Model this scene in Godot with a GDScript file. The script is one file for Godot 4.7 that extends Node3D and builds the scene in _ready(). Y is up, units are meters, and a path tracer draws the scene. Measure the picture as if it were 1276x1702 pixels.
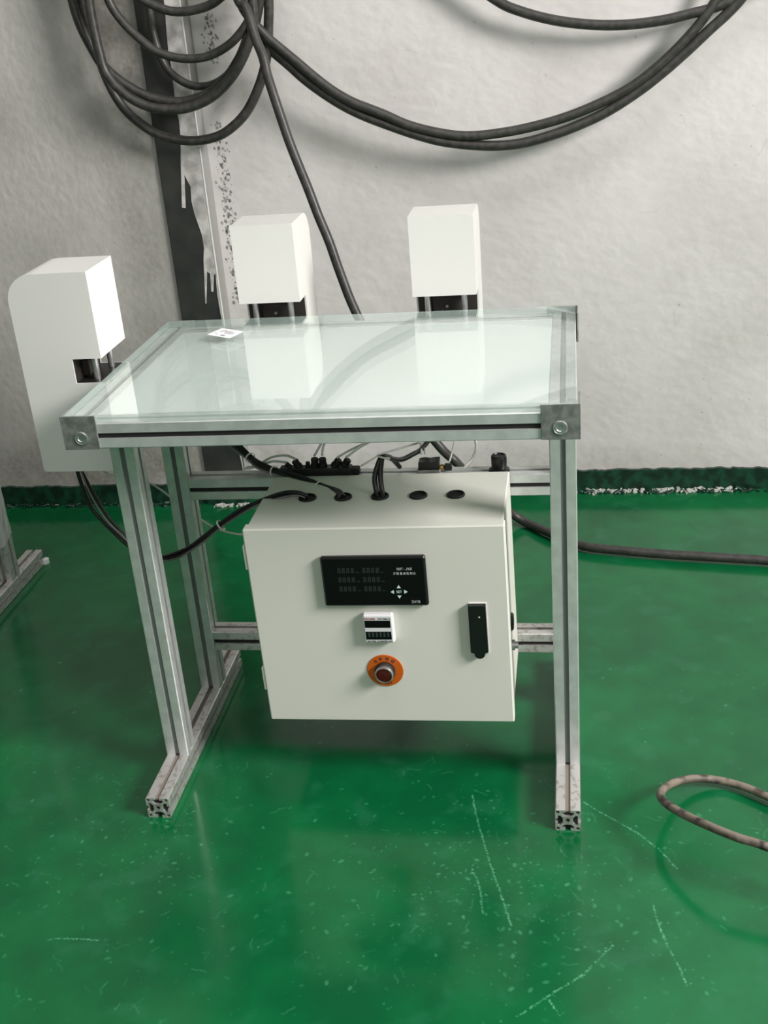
extends Node3D
# A small workshop bench (aluminium profile frame, glass top, control cabinet, three presses) in the corner of a hall.

const P := 0.04  # side of the aluminium profile

var M := {}
var profile_cache := {}
var taken := {}

class Builder:
	var v := PackedVector3Array()
	var n := PackedVector3Array()
	var u := PackedVector2Array()
	var plane := 0  # 0: uv from x,y   1: uv from x,z
	var uv_from := Vector2.ZERO
	var uv_size := Vector2.ONE

	func put(a: Vector3, na: Vector3) -> void:
		v.append(a)
		n.append(na)
		var q := Vector2(a.x, a.z) if plane == 1 else Vector2(a.x, -a.y)
		u.append((q - uv_from) / uv_size)

	func tri(a: Vector3, b: Vector3, c: Vector3) -> void:  # counter-clockwise seen from outside
		var k := (b - a).cross(c - a).normalized()
		put(a, k); put(c, k); put(b, k)

	func quad(a: Vector3, b: Vector3, c: Vector3, d: Vector3) -> void:
		tri(a, b, c); tri(a, c, d)

	func quad_out(a: Vector3, b: Vector3, c: Vector3, d: Vector3, away: Vector3) -> void:
		if (b - a).cross(c - a).dot((a + b + c + d) / 4.0 - away) < 0.0:
			quad(d, c, b, a)
		else:
			quad(a, b, c, d)

	func smooth(a: Vector3, b: Vector3, c: Vector3, na: Vector3, nb: Vector3, nc: Vector3) -> void:
		put(a, na); put(c, nc); put(b, nb)

	func box(c: Vector3, s: Vector3, b := 0.0) -> Builder:
		var h := s / 2.0
		b = minf(b, minf(h.x, minf(h.y, h.z)) * 0.9)
		var at := func(axis: int, sg: Vector3) -> Vector3:
			var q := Vector3.ZERO
			for k in 3:
				q[k] = sg[k] * (h[k] if k == axis else h[k] - b)
			return c + q
		for a in 3:
			var p := (a + 1) % 3
			var w := (a + 2) % 3
			for s1 in [-1.0, 1.0]:
				var cs := []
				for t in [[-1.0, -1.0], [1.0, -1.0], [1.0, 1.0], [-1.0, 1.0]]:
					var sg := Vector3.ZERO
					sg[a] = s1; sg[p] = t[0]; sg[w] = t[1]
					cs.append(at.call(a, sg))
				quad_out(cs[0], cs[1], cs[2], cs[3], c)
				if b > 0.0:
					for s2 in [-1.0, 1.0]:
						var q := []
						for t in [[a, -1.0], [a, 1.0], [p, 1.0], [p, -1.0]]:
							var sg := Vector3.ZERO
							sg[a] = s1; sg[p] = s2; sg[w] = t[1]
							q.append(at.call(t[0], sg))
						quad_out(q[0], q[1], q[2], q[3], c)
		if b > 0.0:
			for sx in [-1.0, 1.0]:
				for sy in [-1.0, 1.0]:
					for sz in [-1.0, 1.0]:
						var sg := Vector3(sx, sy, sz)
						var p0: Vector3 = at.call(0, sg)
						var p1: Vector3 = at.call(1, sg)
						var p2: Vector3 = at.call(2, sg)
						if (p1 - p0).cross(p2 - p0).dot(sg) > 0.0:
							tri(p0, p1, p2)
						else:
							tri(p0, p2, p1)
		return self

	func extrude(poly: PackedVector2Array, z0: float, z1: float) -> Builder:  # counter-clockwise outline in x, y
		var k := poly.size()
		for i in k:
			var a := poly[i]
			var b := poly[(i + 1) % k]
			quad(Vector3(a.x, a.y, z1), Vector3(a.x, a.y, z0), Vector3(b.x, b.y, z0), Vector3(b.x, b.y, z1))
		var t := Geometry2D.triangulate_polygon(poly)
		for i in range(0, t.size(), 3):
			var a := poly[t[i]]
			var b := poly[t[i + 1]]
			var c := poly[t[i + 2]]
			if (b - a).cross(c - a) < 0.0:
				var s := b
				b = c; c = s
			tri(Vector3(a.x, a.y, z1), Vector3(b.x, b.y, z1), Vector3(c.x, c.y, z1))
			tri(Vector3(a.x, a.y, z0), Vector3(c.x, c.y, z0), Vector3(b.x, b.y, z0))
		return self

	func tube(pts: Array, r: float, sides := 10, per := 5) -> Builder:
		var path: Array[Vector3] = []
		for i in pts.size() - 1:
			var a: Vector3 = pts[max(i - 1, 0)]
			var b: Vector3 = pts[i]
			var c: Vector3 = pts[i + 1]
			var d: Vector3 = pts[min(i + 2, pts.size() - 1)]
			for j in per:
				path.append(b.cubic_interpolate(c, a, d, float(j) / per))
		path.append(pts[-1])
		var side := Vector3.ZERO
		var rings := []
		for i in path.size():
			var dir := (path[min(i + 1, path.size() - 1)] - path[max(i - 1, 0)]).normalized()
			if side == Vector3.ZERO:
				side = dir.cross(Vector3(0.3, 0.2, 1.0)).normalized()
			side = (side - dir * side.dot(dir)).normalized()
			var other := dir.cross(side)
			var ring := []
			for k in sides:
				var w := TAU * k / sides
				ring.append(side * cos(w) + other * sin(w))
			rings.append(ring)
		for i in path.size() - 1:
			for k in sides:
				var l := (k + 1) % sides
				var a: Vector3 = rings[i][k]
				var b: Vector3 = rings[i][l]
				var c: Vector3 = rings[i + 1][l]
				var d: Vector3 = rings[i + 1][k]
				smooth(path[i] + a * r, path[i] + b * r, path[i + 1] + c * r, a, b, c)
				smooth(path[i] + a * r, path[i + 1] + c * r, path[i + 1] + d * r, a, c, d)
		for k in sides:
			var l := (k + 1) % sides
			tri(path[0], path[0] + rings[0][l] * r, path[0] + rings[0][k] * r)
			tri(path[-1], path[-1] + rings[-1][k] * r, path[-1] + rings[-1][l] * r)
		return self

	func lathe(profile: Array, sides := 28, at := Transform3D()) -> Builder:  # [radius, height] from the bottom up, turned round y
		for i in profile.size() - 1:
			var r0: float = profile[i][0]
			var y0: float = profile[i][1]
			var r1: float = profile[i + 1][0]
			var y1: float = profile[i + 1][1]
			var t := Vector2(y1 - y0, r0 - r1).normalized()
			for k in sides:
				var a := TAU * k / sides
				var b := TAU * (k + 1) / sides
				var da := Vector3(cos(a), 0, -sin(a))
				var db := Vector3(cos(b), 0, -sin(b))
				var na := (at.basis * (da * t.x + Vector3.UP * t.y)).normalized()
				var nb := (at.basis * (db * t.x + Vector3.UP * t.y)).normalized()
				var p := [at * (da * r0 + Vector3.UP * y0), at * (db * r0 + Vector3.UP * y0), at * (db * r1 + Vector3.UP * y1), at * (da * r1 + Vector3.UP * y1)]
				if r0 > 1e-6:
					smooth(p[0], p[1], p[2], na, nb, nb)
				if r1 > 1e-6:
					smooth(p[0], p[2], p[3], na, nb, na)
		return self

	func mesh() -> ArrayMesh:
		var a := []
		a.resize(Mesh.ARRAY_MAX)
		a[Mesh.ARRAY_VERTEX] = v
		a[Mesh.ARRAY_NORMAL] = n
		a[Mesh.ARRAY_TEX_UV] = u
		var m := ArrayMesh.new()
		m.add_surface_from_arrays(Mesh.PRIMITIVE_TRIANGLES, a)
		return m


func mb() -> Builder:
	return Builder.new()


func numbered(called: String) -> String:
	if not taken.has(called):
		taken[called] = 0
		return called
	taken[called] += 1
	return "%s_%03d" % [called, taken[called]]


func put(called: String, mesh: Mesh, material: Material, parent: Node3D = null, at := Vector3.ZERO) -> MeshInstance3D:
	var o := MeshInstance3D.new()
	o.mesh = mesh
	o.material_override = material
	o.position = at
	o.cast_shadow = GeometryInstance3D.SHADOW_CASTING_SETTING_ON
	if parent == null or parent == self:
		o.name = numbered(called)
		add_child(o, true)
	else:
		o.name = called
		parent.add_child(o, true)
	return o


func tag(o: Node3D, label: String, category: String, group := "") -> Node3D:
	o.set_meta("label", label)
	o.set_meta("category", category)
	if group:
		o.set_meta("group", group)
	return o


func thing(called: String, label: String, category: String, at := Vector3.ZERO, group := "") -> Node3D:
	var o := Node3D.new()
	o.name = numbered(called)
	o.position = at
	add_child(o, true)
	return tag(o, label, category, group)


func struct(called: String, mesh: Mesh, material: Material, at := Vector3.ZERO) -> MeshInstance3D:
	var o := put(called, mesh, material, null, at)
	o.set_meta("kind", "structure")
	return o


# ---------------------------------------------------------------- materials

func mat(c: Color, rough := 0.5, metal := 0.0) -> StandardMaterial3D:
	var m := StandardMaterial3D.new()
	m.albedo_color = c
	m.roughness = rough
	m.metallic = metal
	return m


func rgb(r: float, g: float, b: float) -> Color:
	return Color(r / 255.0, g / 255.0, b / 255.0)


func noise(freq: float, oct: int, sd: int, kind := FastNoiseLite.TYPE_SIMPLEX_SMOOTH) -> FastNoiseLite:
	var f := FastNoiseLite.new()
	f.noise_type = kind
	f.frequency = freq
	f.fractal_octaves = oct
	f.seed = sd
	return f


func noise_tex(f: FastNoiseLite, size := 512, ramp: Gradient = null) -> NoiseTexture2D:
	var t := NoiseTexture2D.new()
	t.width = size
	t.height = size
	t.seamless = true
	t.noise = f
	t.color_ramp = ramp
	return t


func ramp(a: Color, b: Color, from := 0.25, to := 0.75) -> Gradient:
	var g := Gradient.new()
	g.offsets = PackedFloat32Array([from, to])
	g.colors = PackedColorArray([a, b])
	return g


func triplanar(m: StandardMaterial3D, per_metre: float, world := true) -> StandardMaterial3D:
	m.uv1_triplanar = true
	m.uv1_world_triplanar = world
	m.uv1_scale = Vector3.ONE * per_metre
	return m


func speck(im: Image, x: float, y: float, rx: float, ry: float, turn: float, c: Color, share: float) -> void:
	var r := int(ceil(maxf(rx, ry)))
	for j in range(-r, r + 1):
		for i in range(-r, r + 1):
			var p := Vector2(i, j).rotated(turn)
			var d := (p.x / rx) ** 2 + (p.y / ry) ** 2
			if d <= 1.0:
				var px := int(x) + i
				var py := int(y) + j
				if px >= 0 and py >= 0 and px < im.get_width() and py < im.get_height():
					im.set_pixel(px, py, im.get_pixel(px, py).lerp(c, share * (1.0 - d * 0.6)))


const FLOOR_FROM := Vector2(-1.2, -1.5)
const FLOOR_SIDE := 2.8

func floor_texture() -> ImageTexture:
	var a := noise(0.012, 4, 3).get_image(512, 512)
	var b := noise(0.05, 4, 8).get_image(512, 512)
	var im := Image.create(512, 512, false, Image.FORMAT_RGB8)
	var dark := rgb(8, 83, 46)
	var light := rgb(12, 101, 55)
	var dusty := rgb(62, 116, 88)
	for y in 512:
		for x in 512:
			var t := a.get_pixel(x, y).r * 0.6 + b.get_pixel(x, y).r * 0.4
			var c := dark.lerp(light, clampf((t - 0.25) * 2.0, 0.0, 1.0))
			c = c.lerp(dusty, clampf((b.get_pixel(511 - x, y).r - 0.62) * 1.2, 0.0, 0.25))
			im.set_pixel(x, y, c)
	im.resize(2048, 2048, Image.INTERPOLATE_CUBIC)
	var r := RandomNumberGenerator.new()
	r.seed = 41
	var k := 2048.0 / FLOOR_SIDE
	for i in 2600:
		var p := Vector2(r.randf_range(-0.6, 1.3), r.randf_range(-0.5, 0.75))
		if i < 900:
			p = Vector2(r.randfn(0.62, 0.17), r.randfn(0.12, 0.11))
		elif i < 1250:
			p = Vector2(r.randfn(0.02, 0.11), r.randfn(0.06, 0.12))
		var q := (p - FLOOR_FROM) * k
		var big := r.randf() ** 4
		speck(im, q.x, q.y, 0.8 + big * 3.4, 0.7 + big * 1.8, r.randf() * PI, rgb(118, 176, 146), r.randf_range(0.08, 0.45))
	for i in 260:  # short scuffs
		var q := (Vector2(r.randf_range(-0.4, 1.2), r.randf_range(-0.2, 0.7)) - FLOOR_FROM) * k
		var d := Vector2.RIGHT.rotated(r.randf() * PI)
		var l := r.randf_range(4.0, 22.0)
		var s := r.randf_range(0.06, 0.2)
		for j in int(l):
			speck(im, q.x + d.x * j, q.y + d.y * j, 1.0, 1.0, 0.0, rgb(120, 170, 145), s)
			d = d.rotated(r.randf_range(-0.1, 0.1))
	for line in SCRATCHES:
		for i in line.size() - 1:
			var a0: Vector2 = (Vector2(line[i].x, line[i].z) - FLOOR_FROM) * k
			var b0: Vector2 = (Vector2(line[i + 1].x, line[i + 1].z) - FLOOR_FROM) * k
			var steps := int(a0.distance_to(b0))
			for j in steps:
				if r.randf() < 0.72:
					var p := a0.lerp(b0, float(j) / steps) + Vector2(r.randf_range(-0.7, 0.7), r.randf_range(-0.5, 0.5))
					speck(im, p.x, p.y, 1.2, 1.2, 0.0, rgb(130, 182, 152), r.randf_range(0.15, 0.6))
	return ImageTexture.create_from_image(im)


# plaster with soiled and darker patches; metres from x0, y0 over a width and height
func plaster_texture(x0: float, w: float, h: float, sd: int, base: Color, dark_tone: Color, dark_patches: Array, pits: bool) -> ImageTexture:
	var sx := 640
	var sy := int(640 * h / w)
	var f1 := noise(0.006, 4, sd)
	var a := f1.get_image(sx, sy)
	var b := noise(0.06, 3, sd + 1).get_image(sx, sy)
	var im := Image.create(sx, sy, false, Image.FORMAT_RGB8)
	for y in sy:
		for x in sx:
			var p := Vector2(x0 + w * x / sx, h - h * y / sy)
			var t := clampf((a.get_pixel(x, y).r - 0.35) * 0.3, 0.0, 0.2) + clampf((b.get_pixel(x, y).r - 0.4) * 0.12, 0.0, 0.1)
			for s in dark_patches:
				var q := (p - Vector2(s[0], s[1])) / Vector2(s[2], s[3])
				var l := q.length()
				if l < 1.0:
					t += s[4] * (1.0 - l * l) * (0.35 + 1.3 * b.get_pixel((x * 2) % sx, (y * 2) % sy).r * a.get_pixel((x * 3) % sx, (y * 2) % sy).r)
			im.set_pixel(x, y, base.lerp(dark_tone, clampf(t, 0.0, 0.85)))
	im.resize(1280, sy * 2, Image.INTERPOLATE_CUBIC)
	var r := RandomNumberGenerator.new()
	r.seed = sd
	var k := 1280.0 / w
	if pits:
		for i in 1100:  # open pores along the seam beside the steel column
			var y := r.randf_range(0.15, 1.35)
			var p := Vector2(-0.118 + r.randfn(0.0, 0.009) + (0.012 if y > 1.0 else 0.0), y)
			var big := r.randf() ** 3
			if sin(y * 23.0) + sin(y * 9.0 + 1.0) > -0.7:
				speck(im, (p.x - x0) * k, (h - p.y) * k, 0.7 + big * 1.7, 0.8 + big * 2.8, r.randf() * 0.6, rgb(60, 60, 58), r.randf_range(0.3, 0.95))
	for i in 160:
		var q := Vector2(r.randf() * 1280.0, r.randf() * sy * 2.0)
		speck(im, q.x, q.y, r.randf_range(0.8, 1.6), r.randf_range(0.8, 2.4), r.randf() * PI, rgb(120, 118, 112), r.randf_range(0.1, 0.5))
	for i in 40:
		var q := Vector2(r.randf() * 1280.0, r.randf() * sy * 2.0)
		var d := Vector2.DOWN.rotated(r.randfn(0.0, 0.5))
		for j in r.randi_range(8, 36):
			speck(im, q.x, q.y, 0.9, 0.9, 0.0, rgb(140, 138, 132), 0.22)
			d = d.rotated(r.randf_range(-0.2, 0.2))
			q += d
	return ImageTexture.create_from_image(im)


func print_texture() -> ImageTexture:  # small print on the paper label
	var im := Image.create(248, 144, false, Image.FORMAT_RGB8)
	im.fill(rgb(248, 248, 250))
	var r := RandomNumberGenerator.new()
	r.seed = 5
	for row in [[18, 60, 90, 7], [18, 128, 150, 7], [36, 44, 180, 10], [54, 40, 84, 9], [54, 104, 200, 12], [74, 118, 190, 8], [92, 30, 60, 6], [112, 60, 84, 6], [106, 120, 158, 20]]:
		var x: int = row[1]
		while x < row[2]:
			var w := r.randi_range(3, 8)
			im.fill_rect(Rect2i(x, row[0], w, row[3]), rgb(70, 70, 80))
			if row[3] > 8:
				im.fill_rect(Rect2i(x + 1, row[0] + 3, max(w - 3, 1), 2), rgb(225, 225, 228))
			x += w + r.randi_range(1, 4)
	return ImageTexture.create_from_image(im)


func make_materials() -> void:
	var alu := mat(Color.WHITE, 0.4, 0.62)
	alu.albedo_texture = noise_tex(noise(0.02, 4, 11), 256, ramp(rgb(210, 212, 210), rgb(224, 226, 224)))
	triplanar(alu, 5.0, false)
	M.alu = alu
	var worn := mat(Color.WHITE, 0.45, 0.75)  # dusty feet and lower rails
	worn.albedo_texture = noise_tex(noise(0.03, 5, 12), 256, ramp(rgb(184, 179, 172), rgb(216, 215, 212), 0.2, 0.42))
	triplanar(worn, 6.0, false)
	M.worn = worn
	var plate := mat(rgb(150, 152, 148), 0.38, 0.5)
	plate.albedo_texture = noise_tex(noise(0.02, 3, 18), 256, ramp(rgb(205, 205, 205), rgb(255, 255, 255)))
	triplanar(plate, 9.0, false)
	M.plate = plate
	M.steel = mat(rgb(190, 190, 190), 0.32, 0.85)
	M.dark_steel = mat(rgb(70, 70, 68), 0.4, 0.8)
	M.shade_black = mat(rgb(20, 20, 20), 0.7)  # near-black standing in for shade inside slots and hollows
	M.shade_grey = mat(rgb(104, 112, 107), 0.6)  # grey standing in for the shade inside the leg slots
	M.strip_dirty = mat(rgb(122, 113, 105), 0.8)
	M.white = mat(rgb(214, 215, 209), 0.42)
	M.cabinet = mat(rgb(217, 218, 208), 0.45)
	M.black = mat(rgb(12, 12, 12), 0.35)
	M.rubber = mat(rgb(16, 16, 16), 0.6)
	M.gloss = mat(rgb(4, 4, 5), 0.12)
	M.gloss.metallic_specular = 0.3
	M.inside = mat(rgb(40, 36, 32), 0.6)
	M.brass = mat(rgb(200, 160, 90), 0.3, 1.0)
	M.ink = mat(rgb(25, 25, 30), 0.6)
	M.red_ink = mat(rgb(150, 20, 25), 0.6)
	M.white_ink = mat(rgb(190, 195, 195), 0.5)
	M.key_ink = mat(rgb(205, 232, 224), 0.5)
	M.ghost = mat(rgb(46, 56, 55), 0.5)
	M.orange = mat(rgb(196, 92, 20), 0.35)
	M.red_cap = mat(rgb(70, 4, 4), 0.2)
	M.bezel = mat(rgb(222, 222, 222), 0.4)
	M.tie = mat(rgb(235, 235, 230), 0.5)
	M.tube = mat(rgb(214, 216, 208), 0.25)
	M.tube.backlight_enabled = true
	M.tube.backlight = Color(0.5, 0.5, 0.48)
	var cable := mat(Color.WHITE, 0.42)
	cable.albedo_texture = noise_tex(noise(0.03, 4, 21), 256, ramp(rgb(44, 44, 41), rgb(64, 63, 59), 0.3, 0.75))
	triplanar(cable, 6.0)
	M.cable = cable
	var dusty := mat(Color.WHITE, 0.6)
	dusty.albedo_texture = noise_tex(noise(0.012, 4, 22), 256, ramp(rgb(40, 36, 32), rgb(126, 116, 103), 0.25, 0.5))
	triplanar(dusty, 7.0)
	M.dusty = dusty
	M.wire = mat(rgb(24, 24, 24), 0.35)
	M.wire_grey = mat(rgb(120, 120, 116), 0.4)
	var glass := mat(Color(0.80, 0.95, 0.88, 0.06), 0.02)
	glass.transparency = BaseMaterial3D.TRANSPARENCY_ALPHA
	M.glass = glass
	var ge := mat(Color(0.88, 0.97, 0.93, 0.14), 0.05)
	ge.transparency = BaseMaterial3D.TRANSPARENCY_ALPHA
	M.glass_edge = ge
	M.frosted = mat(rgb(226, 233, 229), 0.25)
	var film := mat(Color(0.92, 0.93, 0.93, 0.42), 0.12)
	film.transparency = BaseMaterial3D.TRANSPARENCY_ALPHA
	M.film = film
	var fl := mat(Color.WHITE, 0.15)
	fl.albedo_texture = floor_texture()
	fl.heightmap_enabled = true
	fl.heightmap_texture = noise_tex(noise(0.012, 3, 33), 512)
	fl.heightmap_scale = 0.12
	fl.metallic_specular = 0.45
	M.floor = fl
	var skirt := mat(Color.WHITE, 0.35)
	skirt.albedo_texture = noise_tex(noise(0.03, 5, 14), 512, ramp(rgb(14, 38, 28), rgb(22, 66, 46), 0.3, 0.7))
	triplanar(skirt, 1.6)
	M.skirt = skirt
	var relief := noise_tex(noise(0.09, 4, 61), 512)
	var wall_r := mat(Color.WHITE, 0.6)
	wall_r.albedo_texture = plaster_texture(-0.2, 2.0, 1.6, 71, rgb(212, 210, 206), rgb(150, 147, 140), [[-0.1, 0.2, 0.14, 0.4, 0.4], [-0.08, 1.2, 0.09, 0.25, 0.4], [0.6, 0.05, 0.9, 0.09, 0.35], [1.0, 0.5, 0.35, 0.2, 0.12]], true)
	wall_r.heightmap_enabled = true
	wall_r.heightmap_texture = relief
	wall_r.heightmap_scale = 0.1
	M.wall_right_part = wall_r
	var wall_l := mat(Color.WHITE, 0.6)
	wall_l.albedo_texture = plaster_texture(-1.5, 1.24, 1.6, 81, rgb(182, 180, 174), rgb(96, 94, 84), [[-0.31, 1.28, 0.09, 0.3, 0.6], [-0.33, 0.85, 0.1, 0.5, 0.22], [-0.55, 0.1, 0.5, 0.12, 0.5], [-0.45, 0.3, 0.2, 0.25, 0.2]], false)  # darker base tone, darker still beside the column and near the foot
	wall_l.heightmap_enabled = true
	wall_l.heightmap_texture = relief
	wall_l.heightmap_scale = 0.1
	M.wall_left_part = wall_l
	M.hall = mat(rgb(120, 120, 117), 0.7)
	M.ceiling = mat(rgb(140, 140, 138), 0.7)
	var col := mat(Color.WHITE, 0.5)
	col.albedo_texture = noise_tex(noise(0.02, 4, 15), 256, ramp(rgb(44, 46, 44), rgb(58, 59, 56)))
	triplanar(col, 2.0)
	M.column = col
	var peel := mat(Color.WHITE, 0.6)
	peel.albedo_texture = noise_tex(noise(0.012, 5, 16), 512, ramp(rgb(160, 158, 154), rgb(214, 212, 207), 0.15, 0.7))
	triplanar(peel, 3.0)
	M.peel = peel
	M.mortar = mat(rgb(150, 150, 146), 0.8)
	M.chip = mat(rgb(166, 170, 162), 0.7)
	M.paper = mat(Color.WHITE, 0.5)
	M.paper.albedo_texture = print_texture()


# ---------------------------------------------------------------- shapes shared by several things

func profile_outline() -> PackedVector2Array:  # 40 x 40 slotted profile with its hollow core and corners
	var o := PackedVector2Array()
	var quarter := [[8, 0.02], [8, 4.5], [12, 9.5], [15.7, 9.5], [15.7, 4.1], [20, 4.1], [20, 18.4], [19.24, 19.2],
		[18.3, 18.26], [18.3, 13.2], [13.2, 13.2], [13.2, 18.3], [18.26, 18.3], [19.2, 19.24],
		[18.4, 20], [4.1, 20], [4.1, 15.7], [9.5, 15.7], [9.5, 12], [4.5, 8]]
	for k in 4:
		for q in quarter:
			if q[1] > 0.1 or k == 0:
				o.append(Vector2(q[0], q[1]).rotated(k * PI / 2) / 1000.0)
	o.append(Vector2(0.008, -0.00002))
	o.append(Vector2(0.0034, -0.00002))
	for k in range(1, 12):
		o.append(Vector2(0.0034, 0).rotated(-TAU * k / 12))
	o.append(Vector2(0.0034, 0.00002))
	return o


func profile(length: float) -> ArrayMesh:
	if not profile_cache.has(length):
		profile_cache[length] = mb().extrude(profile_outline(), 0.0, length).mesh()
	return profile_cache[length]


func beam(called: String, parent: Node3D, from: Vector3, axis: int, length: float, m: Material = null) -> MeshInstance3D:
	var o := put(called, profile(length), m if m else M.alu, parent, from)
	if axis == 0:
		o.rotation_degrees.y = 90
	elif axis == 1:
		o.rotation_degrees.x = -90
	return o


func screw(parent: Node3D, at: Vector3, toward := Vector3.BACK, r := 0.0075) -> MeshInstance3D:
	var b := mb().lathe([[r, 0.0], [r, 0.0012], [r * 0.86, 0.002], [r * 0.8, 0.0016], [r * 0.5, 0.0016], [r * 0.42, 0.0006], [0.0, 0.0006]], 24)
	var o := put("screw", b.mesh(), M.steel, parent, at)
	o.quaternion = Quaternion(Vector3.UP, toward)
	return o


func words(called: String, parent: Node3D, text: String, height: float, at: Vector3, m: Material, mono := false, bold := false) -> MeshInstance3D:
	var f := SystemFont.new()
	f.font_names = PackedStringArray(["Droid Sans Mono" if mono else "Droid Sans"])
	if bold:
		f.font_weight = 700
	var t := TextMesh.new()
	t.text = text
	t.font = f
	t.font_size = 32
	t.pixel_size = height / 32.0 * 1.35
	t.depth = 0.0003
	return put(called, t, m, parent, at)


const GLYPHS := {
	"duo": ["..####..", ".#...#..", "..#.#...", "...####.", "..#...#.", "#.#..#..", "....#...", "###....."],
	"lu": ["###.##..", "#.##..#.", "###.##..", ".#..##..", "##.#..#.", "#..####.", "##.#..#.", "#..####."],
	"wen": ["#.#####.", ".##...#.", "..#####.", "#.#...#.", ".######.", "..#.#.#.", "#.#.#.#.", "########"],
	"du": ["...#....", ".#######", ".#.#.#..", ".#######", ".#.###..", ".#####..", ".#..##..", "#.##..##"],
	"kong": [".#..#...", "#######.", ".#.#..#.", "####.#..", ".##.....", ".#.####.", ".#..#...", "##.#####"],
	"zhi": [".###...#", "..#..#.#", "#####..#", "..#..#.#", "####.#.#", "#.#.##.#", "#.#.#..#", "..#....#"],
	"yi": ["..#.#...", ".#.#.#..", "#...##..", ".#.#..#.", ".#..##..", ".#...#..", ".#.#..#.", ".##....#"],
	"qi": ["...#....", ".######.", ".#....#.", ".######.", ".#......", ".#.####.", "#..#..#.", "#..####."],
	"dong": ["###..#..", ".....###", "#######.", ".#..#.#.", "#.#.#.#.", "###.#.#.", "...#..#.", "..#..#.."],
	"an": [".#..#...", "###.####", ".#.##..#", "##..#...", ".##.####", ".#..#.#.", ".#...#..", "##.#..##"],
	"niu": [".#.####.", "##..#.#.", "#...#.#.", "##.####.", ".#..#.#.", "##..#.#.", ".#.#..#.", ".#######"],
}

func glyph(b: Builder, key: String, size: float, at: Vector2, turn := 0.0) -> void:
	var s := size / 8.0
	for row in 8:
		var line: String = GLYPHS[key][row]
		for k in 8:
			if line[k] == "#":
				var c := []
				for q in [Vector2(0, -1), Vector2(1, -1), Vector2(1, 0), Vector2(0, 0)]:
					var p: Vector2 = (Vector2(k - 4, 4 - row) * s + q * s).rotated(turn) + at
					c.append(Vector3(p.x, p.y, 0.0))
				b.quad(c[0], c[1], c[2], c[3])


func rounded_rect(x0: float, y0: float, x1: float, y1: float, r: float, steps := 6) -> PackedVector2Array:
	var o := PackedVector2Array()
	for k in 4:
		var c: Vector2 = [Vector2(x1 - r, y1 - r), Vector2(x0 + r, y1 - r), Vector2(x0 + r, y0 + r), Vector2(x1 - r, y0 + r)][k]
		for i in steps + 1:
			o.append(c + Vector2(r, 0).rotated(k * PI / 2 + PI / 2 * i / steps))
	return o


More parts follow.
